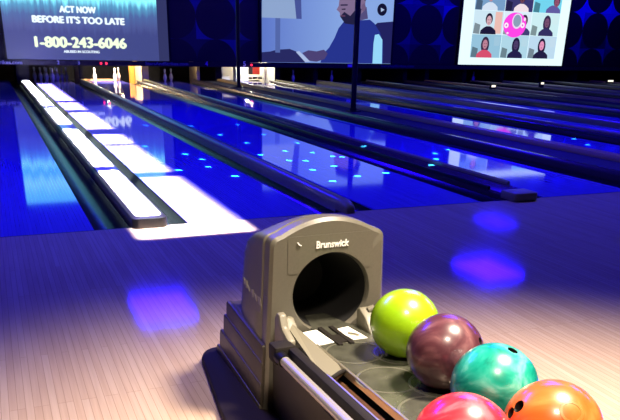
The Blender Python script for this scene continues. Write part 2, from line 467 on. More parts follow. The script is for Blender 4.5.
# white lit pit: pin machine
pm = empty('pin_machine', (6.5, 19.0, 0))
link('back_panel', B(-.4, .9, .55, .6, .0, .55, bev=.004), M_mwhite, pm)
link('white_frame', B(-.2, .24, -.25, .05, .001, .5, bev=.01), M_mwhite, pm)
link('red_board', B(.5, .76, .1, .16, .2, .46, bev=.01), M_red, pm)
link('dark_board', B(.24, .5, .08, .16, .2, .48, bev=.008), mat('dark_machine_board', (46, 40, 44), .5), pm)
link('cross_rail', B(.24, .86, -.05, .0, .13, .17, bev=.004), M_mwhite, pm)
link('guide_post', B(.82, .88, -.1, .0, .0, .55, bev=.004), M_mwhite, pm)
for q, x in enumerate((.3, .48, .66)):
    link('bracket', B(x, x+.14, -.03, .03, .06, .12, bev=.004), M_blk, pm)
tag(pm, 'white pin machine with red and dark boards in the brightest pit', 'machine')
sw = empty('pit_sweep', (5.68, 18.6, 0))
link('white_bar', B(.06, .12, 0, .05, .0, .52, bev=.004), M_mwhite, sw)
link('foot_block', B(.12, .36, .0, .1, .001, .16, bev=.01), M_mwhite, sw)
tag(sw, 'white upright bar with foot block left of the far black pole', 'machine')

# made-up glowing blocks that paint small glints of the far pits
for x, y, w, l in [(12.5, 13.2, .14, 'small white painted glint below the left half of the slide screen'), (14.806, 13.8, .11, 'small white painted glint below the middle of the slide screen'),
                   (20.0, 16.2, .26, 'small warm painted glint at the far right edge')]:
    t = empty('glint_block', (x, y, .158 if w != .11 else .205))
    link('glint_backing', B(-w/2-.02, w/2+.02, -.02, .06, -.105, .06, bev=.006), M_blk, t)
    link('lens', B(-w/2, w/2, -.028, -.02, -.01, .045, bev=.002), glow('glint_glow', (255, 244, 220), 1.6), t)  # glowing face draws the glint, no lamp stands here
    tag(t, l, 'lamp', 'painted glints')

# ------------------------------------------------------------------ screens
def screen(x0, x1, z0, z1, label, bg):
    t = empty('projection_screen', ((x0+x1)/2, YP-.06, z0))
    w = (x1-x0)/2; h = z1-z0
    link('frame', box(box(box(box(bmesh.new(), -w-.07, -w, -.014, .06, -.012, h+.06), w, w+.07, -.014, .06, -.012, h+.06), -w, w, -.006, .06, -.012, 0), -w, w, -.014, .06, h, h+.06), M_blk, t)
    p = link('picture', B(-w, w, -.005, .05, 0, h), bg, t)
    tag(t, label, 'screen', 'projection screens')
    return t, w, h
lay = [0]
def flat(name, pts, m, parent, depth=-.006, n=0):
    """thin shape lying on the screen; pts in screen metres"""
    bm = prism(pts, -.0008, 'y', depth)
    return link(name, bm, m, parent)
def ell(cx, cz, rx, rz, n=28, a0=0, a1=2*PI):
    return [(cx+rx*math.cos(a0+(a1-a0)*k/n), cz+rz*math.sin(a0+(a1-a0)*k/n)) for k in range(n)]

# left screen: teal streaks above, slate blue below
def streak_mat():
    m = bpy.data.materials.new('teal_streaks'); m.use_nodes = True; nt = m.node_tree; b = nt.nodes['Principled BSDF']; L = nt.links.new; N = nt.nodes.new
    tc = N('ShaderNodeTexCoord'); sp = N('ShaderNodeSeparateXYZ'); L(tc.outputs['Object'], sp.inputs[0])
    mp = N('ShaderNodeMapping'); mp.inputs['Scale'].default_value = (5, 1, .35); mp.inputs['Rotation'].default_value = (0, .12, 0)
    nz = N('ShaderNodeTexNoise'); nz.inputs['Scale'].default_value = 2; nz.inputs['Detail'].default_value = 3
    L(tc.outputs['Object'], mp.inputs[0]); L(mp.outputs[0], nz.inputs['Vector'])
    ad = N('ShaderNodeMath'); ad.operation = 'MULTIPLY_ADD'; ad.inputs[1].default_value = .55; L(nz.outputs['Fac'], ad.inputs[0]); L(sp.outputs['Z'], ad.inputs[2])
    rp = N('ShaderNodeValToRGB'); e = rp.color_ramp.elements
    e[0].position = .36; e[0].color = (*lin((54, 61, 106)), 1); e[1].position = .99; e[1].color = (*lin((110, 226, 236)), 1)
    for p, c in ((.42, (64, 73, 118)), (.52, (66, 88, 132)), (.6, (74, 134, 164)), (.68, (136, 238, 244)), (.76, (76, 190, 208)), (.86, (150, 248, 250))):
        x = e.new(p); x.color = (*lin(c), 1)
    dv = N('ShaderNodeMath'); dv.operation = 'MULTIPLY_ADD'; dv.inputs[1].default_value = .345; dv.inputs[2].default_value = .02
    L(ad.outputs[0], dv.inputs[0]); L(dv.outputs[0], rp.inputs['Fac'])
    L(rp.outputs['Color'], b.inputs['Emission Color']); b.inputs['Emission Strength'].default_value = 1.5; b.inputs['Base Color'].default_value = (.01, .01, .02, 1)
    return m
t, w, h = screen(-.67, 3.84, .63, 3.4, 'left screen with teal streaks showing a white phone number', streak_mat())
cx = t.location.x; zz = t.location.z
E_txt = glow('white_screen_text', (236, 250, 255), 1.1); E_num = glow('pale_yellow_screen_text', (240, 255, 220), 1.1)
def stext(s, x0, x1, z, size, m, bold=.006): text('screen_text', s, m, t, ((x0+x1)/2-cx, -.0085, z-zz), FACE, size, width=x1-x0, extrude=.001, smear=bold)
stext('ACT NOW', .83, 1.83, 1.93, .23, E_txt, .02)
stext("BEFORE IT'S TOO LATE", .08, 2.6, 1.66, .24, E_txt, .02)
stext('1-800-243-6046', .05, 2.58, 1.075, .38, E_num, .024)
stext('ABUSED IN SCOUTING', .84, 1.83, .845, .095, E_txt, .005)
flat('screen_margin', [(w-.3, 0), (w, 0), (w, h), (w-.3, h)], glow('dim_margin', (58, 62, 112), .8), t)

# middle screen: person seated beside a lamp
def sky_mat(name, c0, c1, z0, z1):
    m = bpy.data.materials.new(name); m.use_nodes = True; nt = m.node_tree; b = nt.nodes['Principled BSDF']; L = nt.links.new; N = nt.nodes.new
    tc = N('ShaderNodeTexCoord'); sp = N('ShaderNodeSeparateXYZ'); L(tc.outputs['Object'], sp.inputs[0])
    mr = N('ShaderNodeMapRange'); mr.inputs['From Min'].default_value = z0; mr.inputs['From Max'].default_value = z1; L(sp.outputs['X'], mr.inputs[0])
    rp = N('ShaderNodeValToRGB'); e = rp.color_ramp.elements; e[0].color = (*lin(c0), 1); e[1].color = (*lin(c1), 1); L(mr.outputs[0], rp.inputs[0])
    L(rp.outputs[0], b.inputs['Emission Color']); b.inputs['Emission Strength'].default_value = 1; b.inputs['Base Color'].default_value = (.01, .01, .02, 1)
    return m
t, w, h = screen(6.78, 11.4, .63, 3.4, 'middle screen showing a person in dark blue seated by a lamp', sky_mat('pale_blue_wall_picture', (96, 122, 196), (136, 168, 222), -2.2, .6))
def q(pts): return [(6.78+(x-262)*.0361-t.location.x, (62.3-y)*.0284) for x, y in pts]
flat('picture_sofa', q([(262, 62), (262, 52), (270, 51), (276, 49), (288, 48), (298, 52), (303, 62)]), glow('sofa_image', (40, 42, 96)), t, -.0062)
flat('picture_lamp_pole', q([(274.5, 52), (274.5, 16), (279, 16), (279, 52)]), glow('lamp_pole_image', (84, 104, 168)), t, -.0066)
flat('picture_lamp_shade', q([(262, 17), (263, -30), (289, -30), (294, 17)]), glow('lamp_shade_image', (142, 166, 206)), t, -.007)
flat('picture_shade_shadow', q([(294, 17), (289, -30), (297, -30), (299, 17)]), glow('shadow_image', (72, 84, 150)), t, -.007)
flat('picture_couch', q([(368, 62), (366, 26), (374, 18), (390.5, 16), (390.5, 62)]), glow('couch_image', (34, 34, 92)), t, -.0062)
flat('picture_person', q([(318, 62), (320, 53), (326, 46), (331, 36), (335, 25), (340, 18), (348, 16), (358, 16), (366, 15), (371, 19), (377, 28), (381, 40), (382, 62)]), glow('sweater_image', (38, 52, 140)), t, -.0075)
flat('picture_pillow', q([(371, 62), (371, 40), (372, 31), (376, 30), (380, 36), (381, 62)]), glow('pillow_image', (150, 216, 250)), t, -.0083)
flat('picture_neck', q([(341, 18), (343, 4), (362, 2), (364, 14), (354, 17)]), glow('neck_image', (84, 78, 124)), t, -.008)
flat('picture_face', q([(335.5, 9), (334, 7.5), (332.3, 6.2), (334.3, 2), (334.5, -2), (336, -12), (344, -18), (356, -18), (361, -8), (360, 6), (352, 14), (340, 15), (336, 12)]), glow('face_image', (128, 108, 142)), t, -.0085)
flat('picture_beard', q([(336, 13), (340, 8), (346, 12), (352, 4), (357, 4), (356, 14), (350, 21), (341, 20)]), glow('beard_image', (34, 32, 62)), t, -.009)
flat('picture_brow', q([(336, 2), (336, .5), (343, 0), (343, 1.5)]), glow('brow_image', (44, 38, 70)), t, -.009)
flat('picture_eye', q([(337, 5), (341, 4.4), (341, 5.8), (337.5, 6)]), glow('eye_image', (30, 26, 50)), t, -.009)
flat('picture_mouth', q([(335.5, 12), (341, 11.4), (341, 12.8), (336, 13)]), glow('mouth_image', (96, 62, 92)), t, -.0096)
flat('picture_ear', q([(357, 0), (360, -2), (361.5, 3), (359, 7), (357, 5)]), glow('ear_image', (112, 92, 126)), t, -.0096)
flat('picture_hair', q([(336, -10), (338, -22), (350, -27), (361, -22), (364, -8), (360, -4), (357, -13), (346, -15)]), glow('hair_image', (26, 24, 46)), t, -.009)
flat('picture_hand', q([(300, 52), (306, 49), (314, 50), (321, 48), (325, 52), (322, 58), (314, 61), (307, 60)]), glow('hand_image', (76, 66, 116)), t, -.0085)
flat('picture_page', q([(294, 51), (297, 50), (308, 61), (303, 61.5)]), glow('page_image', (172, 190, 228)), t, -.0092)
flat('picture_wreath', q([(378+5*math.cos(a*.3), 4+6.5*math.sin(a*.3)) for a in range(21)]), glow('wreath_image', (18, 18, 44)), t, -.0075)
flat('picture_wreath_bow', q([(376.5, 2), (380.5, 4), (377, 6.5)]), glow('bow_image', (170, 190, 226)), t, -.0083)

# right screen: white slide with nine video tiles and a pink disc
t, w, h = screen(14.12, 18.78, .64, 3.42, 'right screen with white slide of nine video tiles and pink disc', glow('white_slide', (226, 250, 255), 1.12))
sx = t.location.x; sz = t.location.z
cols = [(14.6, 15.86), (15.88, 17.08), (17.1, 18.36)]; rows = [(2.42, 3.16), (1.65, 2.41), (.88, 1.64)]
spec = [  # background, clothes, skin, hair, x shift, long hair
    [((120, 160, 200), (214, 228, 244), (190, 140, 150), (90, 70, 80), .0, 0), ((60, 56, 110), (244, 226, 232), (110, 66, 84), (36, 24, 40), .1, 0), ((116, 214, 240), (98, 92, 160), (150, 84, 110), (74, 40, 70), .28, 0)],
    [((206, 232, 244), (30, 26, 54), (214, 170, 180), (30, 22, 46), .02, 0), ((220, 238, 250), (66, 66, 116), (150, 110, 120), (60, 40, 70), .3, 0), ((206, 240, 244), (52, 48, 96), (120, 80, 110), (56, 40, 76), .08, 1)],
    [((150, 196, 220), (216, 80, 110), (190, 130, 150), (60, 44, 70), -.04, 1), ((176, 216, 232), (36, 32, 74), (78, 62, 104), (34, 28, 62), .06, 1), ((190, 220, 240), (34, 30, 66), (232, 150, 190), (40, 30, 60), -.02, 1)]]
for r in range(3):
    for c in range(3):
        x0, x1 = cols[c][0]-sx, cols[c][1]-sx; z0, z1 = rows[r][0]-sz, rows[r][1]-sz
        bgc, clo, skn, hr, dx, lg = spec[r][c]
        tile = flat('video_tile', [(x0, z0), (x1, z0), (x1, z1), (x0, z1)], glow('tile_image', bgc), t, -.0062)
        m = (x0+x1)/2+dx; hh = z1-z0; s = hh/.76
        flat('tile_furniture', [(x0+.02, z0+.02*s), (x0+.28, z0), (x0+.3, z0+.3*s), (x0+.06, z0+.36*s)], glow('tile_dark_image', tuple(int(v*.62) for v in bgc)), tile, -.0066)
        flat('tile_window', [(x1-.3, z0+.4*s), (x1-.05, z0+.4*s), (x1-.05, z1-.06), (x1-.3, z1-.06)], glow('tile_pale_image', tuple(min(255, int(v*.85+34)) for v in bgc)), tile, -.0066)
        hx = m; hz = z0+.44*s
        if c == 2 and r == 0: hx = m+.12; hz = z0+.36*s
        if lg: flat('tile_hair', ell(hx, hz-.02, .175*s, .27*s), glow('tile_hair_image', hr), tile, -.0070)
        else: flat('tile_hair', ell(hx, hz+.05*s, .15*s, .19*s), glow('tile_hair_image', hr), tile, -.0070)
        body = [(m-.34*s, z0), (m-.32*s, z0+.12*s), (m-.2*s, z0+.21*s), (m-.08*s, z0+.26*s), (m+.08*s, z0+.26*s), (m+.2*s, z0+.21*s), (m+.32*s, z0+.12*s), (m+.34*s, z0)]
        flat('tile_shoulders', [(max(x0, min(x1, a)), b) for a, b in body], glow('tile_clothes_image', clo), tile, -.0075)
        flat('tile_face', ell(hx, hz, .105*s, .155*s), glow('tile_face_image', skn), tile, -.0082)
        flat('tile_mouth', ell(hx, hz-.075*s, .035*s, .014*s, 12), glow('tile_mouth_image', tuple(int(v*.6) for v in skn)), tile, -.0088)
        for e in (-1, 1):
            flat('tile_eye', ell(hx+e*.042*s, hz+.025*s, .018*s, .012*s, 10), glow('tile_eye_image', (40, 26, 46)), tile, -.0088)
flat('orange_wall_image', [(15.5-sx, 1.68-sz), (15.8-sx, 1.68-sz), (15.8-sx, 2.38-sz), (15.5-sx, 2.38-sz)], glow('orange_tile_image', (236, 190, 180)), t, -.0068)
flat('pink_disc', ell(16.38-sx, 1.98-sz, .5, .41, 40), glow('pink_image', (255, 70, 226), 1.05), t, -.0095)
flat('grey_oval', ell(16.46-sx, 2.11-sz, .215, .25, 28), glow('pale_ring_image', (236, 220, 246)), t, -.0103)
flat('grey_oval_centre', ell(16.46-sx, 2.12-sz, .17, .2, 28), glow('grey_oval_image', (140, 160, 184)), t, -.0111)
for (x, z) in ((16.01, 1.96), (16.72, 1.98)):
    flat('white_flower', ell(x-sx, z-sz, .095, .09, 18), glow('white_petal_image', (255, 240, 252)), t, -.0103)
    flat('flower_centre', ell(x-sx, z-sz, .035, .035, 12), glow('petal_centre_image', (214, 110, 206)), t, -.0111)
flat('white_flower', ell(16.1-sx, 1.71-sz, .05, .035, 12), glow('white_petal_small', (255, 226, 250)), t, -.0103)
flat('white_flower', ell(16.79-sx, 2.18-sz, .05, .06, 12), glow('white_petal_small_b', (255, 226, 250)), t, -.0103)

# ------------------------------------------------------------------ ball return machine
XC = -.24; YF = -3.0; XO = .014
br = empty('ball_return', (XC, YF, 0))
def outline(hw, hwb, ztop, arch, r, zb=0.):
    """arched-top section as a dense polygon (x,z) about XC"""
    pts = [(-hwb, zb)]
    n = 8
    ztc = ztop-arch          # corner height
    for k in range(n+1):     # left rounded corner
        a = PI-PI/2*k/n; pts.append((-hw+r+r*math.cos(a), ztc-r+r*math.sin(a)))
    for k in range(1, 16):
        u = -1+2*k/16; pts.append((u*(hw-r), ztc+arch*(1-u*u)))
    for k in range(n+1):
        a = PI/2-PI/2*k/n; pts.append((hw-r+r*math.cos(a), ztc-r+r*math.sin(a)))
    pts.append((hwb, zb)); return pts
ZO = .461; RO = .141
def raycast(poly, ang):
    dx, dz = math.cos(ang), math.sin(ang); best = None
    for (ax, az), (bx, bz) in zip(poly, poly[1:]+poly[:1]):
        ax_, az_, bx_, bz_ = ax-XO, az-ZO, bx-XO, bz-ZO
        ex, ez = bx_-ax_, bz_-az_
        den = dx*ez-dz*ex
        if abs(den) < 1e-12: continue
        tt = (ax_*ez-az_*ex)/den; s = (ax_*dz-az_*dx)/den
        if tt > 0 and -1e-6 <= s <= 1+1e-6 and (best is None or tt > best): best = tt
    return best
NS = 160
secs = [  # y, half width top, half width bottom, top z, arch, corner radius, inset scale
    (.000, .205, .228, .718, .05, .03), (-.006+.0, .0, 0, 0, 0, 0)]
secs = [(.0, .200, .224, .716, .05, .03), (.010, .211, .235, .728, .052, .035), (.05, .213, .236, .728, .052, .035), (.055, .209, .234, .723, .052, .035), (.065, .209, .234, .722, .052, .035), (.07, .214, .236, .724, .05, .035),
        (.14, .214, .236, .708, .045, .035), (.20, .213, .236, .684, .038, .035), (.25, .211, .236, .652, .03, .035), (.285, .208, .235, .61, .024, .035), (.305, .205, .234, .56, .02, .03), (.33, .20, .232, .5, .01, .02)]
bm = bmesh.new(); rings = []
for (y, hw, hwb, zt, ar, r) in secs:
    poly = outline(hw, hwb, zt, ar, r); ring = []
    for k in range(NS):
        a = 2*PI*k/NS; d = raycast(poly, a); ring.append(bm.verts.new((XO+d*math.cos(a), y, ZO+d*math.sin(a))))
    rings.append(ring)
hole = [bm.verts.new((XO+(RO+.006)*math.cos(2*PI*k/NS), 0, ZO+(RO+.006)*math.sin(2*PI*k/NS))) for k in range(NS)]
hole2 = [bm.verts.new((XO+RO*math.cos(2*PI*k/NS), .012, ZO+RO*math.sin(2*PI*k/NS))) for k in range(NS)]
hole3 = [bm.verts.new((XO+RO*math.cos(2*PI*k/NS), .03, ZO+RO*math.sin(2*PI*k/NS))) for k in range(NS)]
chain = [hole3, hole2, hole]+rings
for A, Bq in zip(chain, chain[1:]):
    for k in range(NS): bm.faces.new((A[k], A[(k+1) % NS], Bq[(k+1) % NS], Bq[k]))
bm.faces.new(rings[-1])
hood = link('hood', bm, M_hood, br, smooth=True)
# dark tunnel behind the opening
bm = bmesh.new(); n = 48
A = [bm.verts.new((XO+(RO-.001)*math.cos(2*PI*k/n), .02, ZO+(RO-.001)*math.sin(2*PI*k/n))) for k in range(n)]
Bq = [bm.verts.new((XO+.10*math.cos(2*PI*k/n), .3, ZO-.03+.10*math.sin(2*PI*k/n))) for k in range(n)]
for k in range(n): bm.faces.new((A[k], A[(k+1) % n], Bq[(k+1) % n], Bq[k]))
bm.faces.new(Bq)
link('tunnel', bm, M_hole, br, smooth=True)
# raised name panel with the circle cut out of its lower edge
x0, x1, z0, z1 = -.151, .165, .543, .672
pts = []
def corner(cx_, cz_, a0): return [(cx_+.012*math.cos(a0+PI/2*k/5), cz_+.012*math.sin(a0+PI/2*k/5)) for k in range(6)]
RP = RO+.007
dxl = math.sqrt(RP**2-(z0-ZO)**2); xl = XO-dxl; xr = XO+dxl
pts += [(xl, z0)]+corner(x0+.012, z0+.012, PI)[::-1] if False else []
poly = [(x0+.012, z0)]+[(x0+.012-.012*math.sin(PI/2*k/5), z0+.012-.012*math.cos(PI/2*k/5)) for k in range(6)]
poly += [(x0, z1-.012)]+[(x0+.012-.012*math.cos(PI/2*k/5), z1-.012+.012*math.sin(PI/2*k/5)) for k in range(6)]
poly += [(x1-.012+.012*math.sin(PI/2*k/5), z1-.012+.012*math.cos(PI/2*k/5)) for k in range(6)]
poly += [(x1-.012+.012*math.cos(PI/2*k/5), z0+.012-.012*math.sin(PI/2*k/5)) for k in range(6)]
a1 = math.atan2(z0-ZO, dxl); a2 = math.atan2(z0-ZO, -dxl)
poly += [(XO+RP*math.cos(a1+(a2-a1)*k/20), ZO+RP*math.sin(a1+(a2-a1)*k/20)) for k in range(21)]
seen = []
for p in poly:
    if not seen or (abs(p[0]-seen[-1][0])+abs(p[1]-seen[-1][1])) > 1e-5: seen.append(p)
npan = link('name_panel', prism(seen, -.002, 'y', .0005), M_hood, br)
# lettering and chip on the panel
text('lettering', 'Brunswick', M_letw, npan, (.008, -.0035, .637), FACE, .033, width=.122, extrude=.0015, bold=.0008, shear=.12)
bm = tube([(-.118, -.004, .652), (-.112, -.0045, .644), (-.105, -.004, .641)], .0022, 8)
link('scratch', bm, M_letw, npan)
# stepped side skirts
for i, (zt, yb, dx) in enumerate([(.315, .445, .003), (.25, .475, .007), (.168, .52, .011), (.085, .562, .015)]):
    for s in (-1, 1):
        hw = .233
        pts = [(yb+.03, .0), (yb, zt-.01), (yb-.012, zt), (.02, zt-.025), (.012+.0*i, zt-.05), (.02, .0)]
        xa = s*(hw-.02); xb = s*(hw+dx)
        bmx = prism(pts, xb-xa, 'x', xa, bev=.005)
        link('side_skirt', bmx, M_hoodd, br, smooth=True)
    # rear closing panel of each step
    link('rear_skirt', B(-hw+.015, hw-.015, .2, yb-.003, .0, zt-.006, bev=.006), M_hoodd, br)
# relief emblem on both sides
for s in (-1, 1):
    for (y, z, wy, wz, sk) in [(.255, .452, .008, .022, .006), (.232, .446, .01, .02, -.006), (.205, .440, .011, .018, .007), (.160, .434, .011, .022, -.005), (.125, .431, .012, .024, .004), (.085, .430, .018, .026, 0)]:
        xx = s*.2165
        pts = [(y-wy, z-wz/2), (y+wy*.4, z-wz/2+sk), (y+wy, z+wz/2), (y-wy*.6, z+wz/2-sk)]
        link('relief_mark', prism(pts, s*.006, 'x', xx), M_relief, br)
# floor base: dark platform with a rounded corner
pts = []
hwx = .325
for k in range(11): a = PI/2+PI/2*k/10; pts.append((-hwx+.09+.09*math.cos(a), .50+.12*math.sin(a)))
pts += [(-hwx-.05, .1), (-hwx-.085, -.3), (-hwx-.085, -1.75), (hwx+.085, -1.75), (hwx+.085, -.3), (hwx+.05, .1)]
for k in range(11): a = 0+PI/2*k/10; pts.append((hwx-.09+.09*math.cos(a), .50+.12*math.sin(a)))
link('base', prism(pts, .045, 'z', .0005, bev=.014), M_base, br, smooth=True)

# --- tray
TZ = .338; SL = .04                 # rises towards the player
tr = empty('tray', (0, 0, TZ)); tr.parent = br; tr.rotation_euler = (-SL, 0, 0)
YE = -1.62
def P(name, bm, m, smooth=False): return link(name, bm, m, tr, smooth=smooth)
# plate
P('plate_tongue', B(XO-.075, XO+.075, -.013, .14, -.012, -.0005), M_tray)
plate = P('plate', B(-.108, .285, YE, -.012, -.012, .0, bev=.002), M_tray)
P('plate_edge', B(-.113, -.104, YE, -.16, -.02, .006, bev=.002), M_edge)
for (x, y) in [(.118, -.325), (.102, -.578), (.088, -.823), (.067, -1.06), (-.025, -.49), (-.02, -.26), (-.015, -.72)]:
    bm = bmesh.new(); n = 40
    for k in range(n):
        a, b = 2*PI*k/n, 2*PI*(k+1)/n
        R = [bm.verts.new((x+rr*math.cos(v), y+rr*math.sin(v), zz_)) for v in (a, b) for rr, zz_ in ((.088, .0004), (.092, .0009), (.096, .0004))]
        bm.faces.new((R[0], R[1], R[4], R[3])); bm.faces.new((R[1], R[2], R[5], R[4]))
    bmesh.ops.remove_doubles(bm, verts=bm.verts[:], dist=.0003)
    P('dent_ring', bm, M_ring)  # pale ring added to draw the rim of a round dent
# stickers and dark guide strips at the opening
for pts in ([(-.105, -.03), (-.05, -.022), (-.042, -.155), (-.106, -.165)], [(.013, -.042), (.068, -.032), (.08, -.16), (.028, -.158)]):
    s = P('white_sticker', prism(pts, .0012, 'z', .0002), M_white); s['label'] = 'white sticker at the mouth of the opening'
for xa in (-.042, .0):
    P('guide_strip', B(xa, xa+.016, -.19, -.014, .0, .006, bev=.001), M_rail)
P('guide_strip', B(-.025, .0, -.17, -.1, .0002, .004), M_rail)
bm = tube([(.035, -.10, .004), (.05, -.12, .006), (.06, -.135, .004)], .004, 8)
P('screw_head', bm, M_edge, True)
# left side: brown trough, sloping beige ramp, rubber rail, pipe
P('trough', B(-.19, -.112, YE, -.34, -.06, -.045), M_brown)
P('trough_wall', B(-.2, -.19, YE, -.2, -.09, .002, bev=.002), M_rail)
ramp = bmesh.new()
R0 = [(-.108, -.09, .004), (-.108, -.37, -.004), (-.175, -.40, -.03), (-.185, -.11, .05), (-.16, -.075, .055)]
vt = [ramp.verts.new(v) for v in R0]; vb = [ramp.verts.new((x, y, z-.012)) for x, y, z in R0]
ramp.faces.new(vt); ramp.faces.new(vb[::-1])
for i in range(5): ramp.faces.new((vt[i], vt[(i+1) % 5], vb[(i+1) % 5], vb[i]))
P('ramp', ramp, M_beige)
P('ramp_end', tube([(-.11, -.375, -.004), (-.135, -.395, .002), (-.165, -.405, -.006), (-.185, -.40, -.02)], .007, 8), M_rail, True)
P('rubber_rail', B(-.228, -.196, YE, -.145, -.03, .026, bev=.008), M_rail, True)
P('rail_rod', tube([(-.19, YE, .012), (-.19, -.42, .012)], .006, 8), M_edge, True)
P('side_pipe', tube([(-.255, YE, .0), (-.255, -.24, .0)], .0165, 18), M_pipe, True)
P('pipe_cap', tube([(-.255, -.25, .0), (-.255, -.2, .0)], .021, 18), M_blk, True)
P('clip', B(-.272, -.2, -.21, -.14, -.03, .032, bev=.01), M_rail, True)
# right side mirror, mostly behind the balls
P('rubber_rail', B(.285, .30, YE, -.09, -.05, .0, bev=.005), M_rail, True)
# ear brackets left and right of the opening
def ear(pts, x0, th, name='ear_bracket'):
    return P(name, prism(pts, th, 'x', x0, bev=.008), M_beige, True)
ear([(-.03, -.03), (-.04, .075), (-.06, .098), (-.085, .095), (-.105, .055), (-.17, .03), (-.17, -.03)], -.212, .028)
ear([(-.02, -.01), (-.02, .065), (-.05, .07), (-.09, .04), (-.11, -.01)], -.186, .042)
ear([(-.02, -.01), (-.02, .06), (-.04, .07), (-.09, .045), (-.13, .005), (-.13, -.01)], .105, .055)
bm = tube([(.135, -.055, .06), (.155, -.062, .068)], .014, 12)
P('pivot_knob', bm, M_beige, True)
# pedestal under the tray
link('pedestal', B(-.205, .24, -1.55, .0, .04, .275, bev=.01), mat('dark_pedestal_plastic', (34, 30, 28), .5), br)
tag(br, 'grey hooded ball return machine with round dark opening and ball tray', 'ball return')

# ------------------------------------------------------------------ bowling balls
RB = .109
def ball_mat(name, stops, scale, dist, rough=.12, wave=False):
    m = bpy.data.materials.new(name); m.use_nodes = True; nt = m.node_tree; b = nt.nodes['Principled BSDF']; L = nt.links.new; N = nt.nodes.new
    tc = N('ShaderNodeTexCoord'); nz = N('ShaderNodeTexNoise'); nz.inputs['Scale'].default_value = scale; nz.inputs['Detail'].default_value = 4
    nz.inputs['Distortion'].default_value = dist; nz.inputs['Roughness'].default_value = .55
    mp = N('ShaderNodeMapping'); mp.inputs['Rotation'].default_value = (.5, .9, .3); mp.inputs['Scale'].default_value = (1, 1, 2.4 if wave else 1)
    L(tc.outputs['Object'], mp.inputs[0]); L(mp.outputs[0], nz.inputs['Vector'])
    rp = N('ShaderNodeValToRGB'); e = rp.color_ramp.elements
    e[0].position, e[1].position = stops[0][0], stops[-1][0]
    e[0].color, e[1].color = (*lin(stops[0][1]), 1), (*lin(stops[-1][1]), 1)
    for p, c in stops[1:-1]: x = e.new(p); x.color = (*lin(c), 1)
    L(nz.outputs['Fac'], rp.inputs[0]); L(rp.outputs[0], b.inputs['Base Color'])
    b.inputs['Roughness'].default_value = .3; b.inputs['Coat Weight'].default_value = .6; b.inputs['Coat Roughness'].default_value = .12
    return m
camR = Vector((.919792, -.391737, .022914)); camU = Vector((.133313, .366871, .92067)); camP = Vector((-1.224536, -5.106324, 1.264633))
def view_normal(c, a, b):
    """unit normal on a ball whose offset, seen from the front left, is (a, b) radii"""
    v = (camP-c).normalized(); r = (-v).cross(Vector((0, 0, 1))).normalized(); u = r.cross(-v)
    return (a*r+b*u+math.sqrt(max(0, 1-a*a-b*b))*v).normalized()
def ball(c, m, label, holes=(), emblem=None):
    c = Vector(c)
    bm = bmesh.new(); bmesh.ops.create_icosphere(bm, subdivisions=5, radius=RB)
    o = link('bowling_ball', bm, m, smooth=True, loc=c)
    hm = mat('finger_hole_lining', (22, 14, 14), .6)
    for a, b, r in holes:
        n = view_normal(c, a, b)
        rot = n.to_track_quat('Z', 'Y')
        bmc = bmesh.new(); bmesh.ops.create_cone(bmc, cap_ends=True, segments=28, radius1=r, radius2=r, depth=.06)
        for v in bmc.verts: v.co = rot @ v.co + n*RB
        cut = link('cutter', bmc)
        cut.location = c
        md = o.modifiers.new('hole', 'BOOLEAN'); md.operation = 'DIFFERENCE'; md.object = cut; md.solver = 'EXACT'
        bpy.context.view_layer.update()
        me = bpy.data.meshes.new_from_object(o.evaluated_get(bpy.context.evaluated_depsgraph_get()))
        o.modifiers.clear(); old = o.data; o.data = me; bpy.data.meshes.remove(old)
        cm = cut.data; bpy.data.objects.remove(cut); bpy.data.meshes.remove(cm)
        me.materials.clear(); me.materials.append(m)
        for p in me.polygons: p.use_smooth = True
        me.set_sharp_from_angle(angle=math.radians(40))
        # lining sleeve
        bmh = bmesh.new(); k_ = 28
        A = [bmh.verts.new(rot @ Vector(((r-.0004)*math.cos(2*PI*k/k_), (r-.0004)*math.sin(2*PI*k/k_), 0))+n*(RB-.0025)) for k in range(k_)]
        Bv = [bmh.verts.new(rot @ Vector(((r-.0008)*math.cos(2*PI*k/k_), (r-.0008)*math.sin(2*PI*k/k_), 0))+n*(RB-.0295)) for k in range(k_)]
        for k in range(k_): bmh.faces.new((A[k], A[(k+1) % k_], Bv[(k+1) % k_], Bv[k]))
        bmh.faces.new(Bv)
        link('finger_hole', bmh, hm, o, smooth=True)
    if emblem:
        a, b, r, em = emblem
        n = view_normal(c, a, b); rot = n.to_track_quat('Z', 'Y'); bme = bmesh.new(); k_ = 40
        prev = None
        rr_ = [r*.72, r*.76, r*.96, r]
        rings_ = []
        for j, q_ in enumerate(rr_):
            lift = .0006 if j in (1, 2) else -.0006
            hgt = math.sqrt(RB*RB-q_*q_)+lift
            rings_.append([bme.verts.new(rot @ Vector((q_*math.cos(2*PI*k/k_), q_*math.sin(2*PI*k/k_), hgt))) for k in range(k_)])
        for A, Bv in zip(rings_, rings_[1:]):
            for k in range(k_): bme.faces.new((A[k], A[(k+1) % k_], Bv[(k+1) % k_], Bv[k]))
        link('round_emblem', bme, em, o, smooth=True)
    tag(o, label, 'bowling ball', 'bowling balls on the return tray')
    return o
ball((-.122, -3.325, .4545), ball_mat('lime_swirl', [(.3, (122, 166, 14)), (.5, (138, 180, 16)), (.75, (152, 190, 28))], 5, .6), 'lime green bowling ball, nearest to the hood opening')
ball((-.138, -3.578, .464), ball_mat('plum_swirl', [(.3, (70, 34, 44)), (.48, (86, 48, 56)), (.6, (108, 68, 74)), (.75, (146, 104, 104))], 9, 1.6), 'dark plum swirled bowling ball between the green and teal ones', holes=[(.86, .36, .012)])
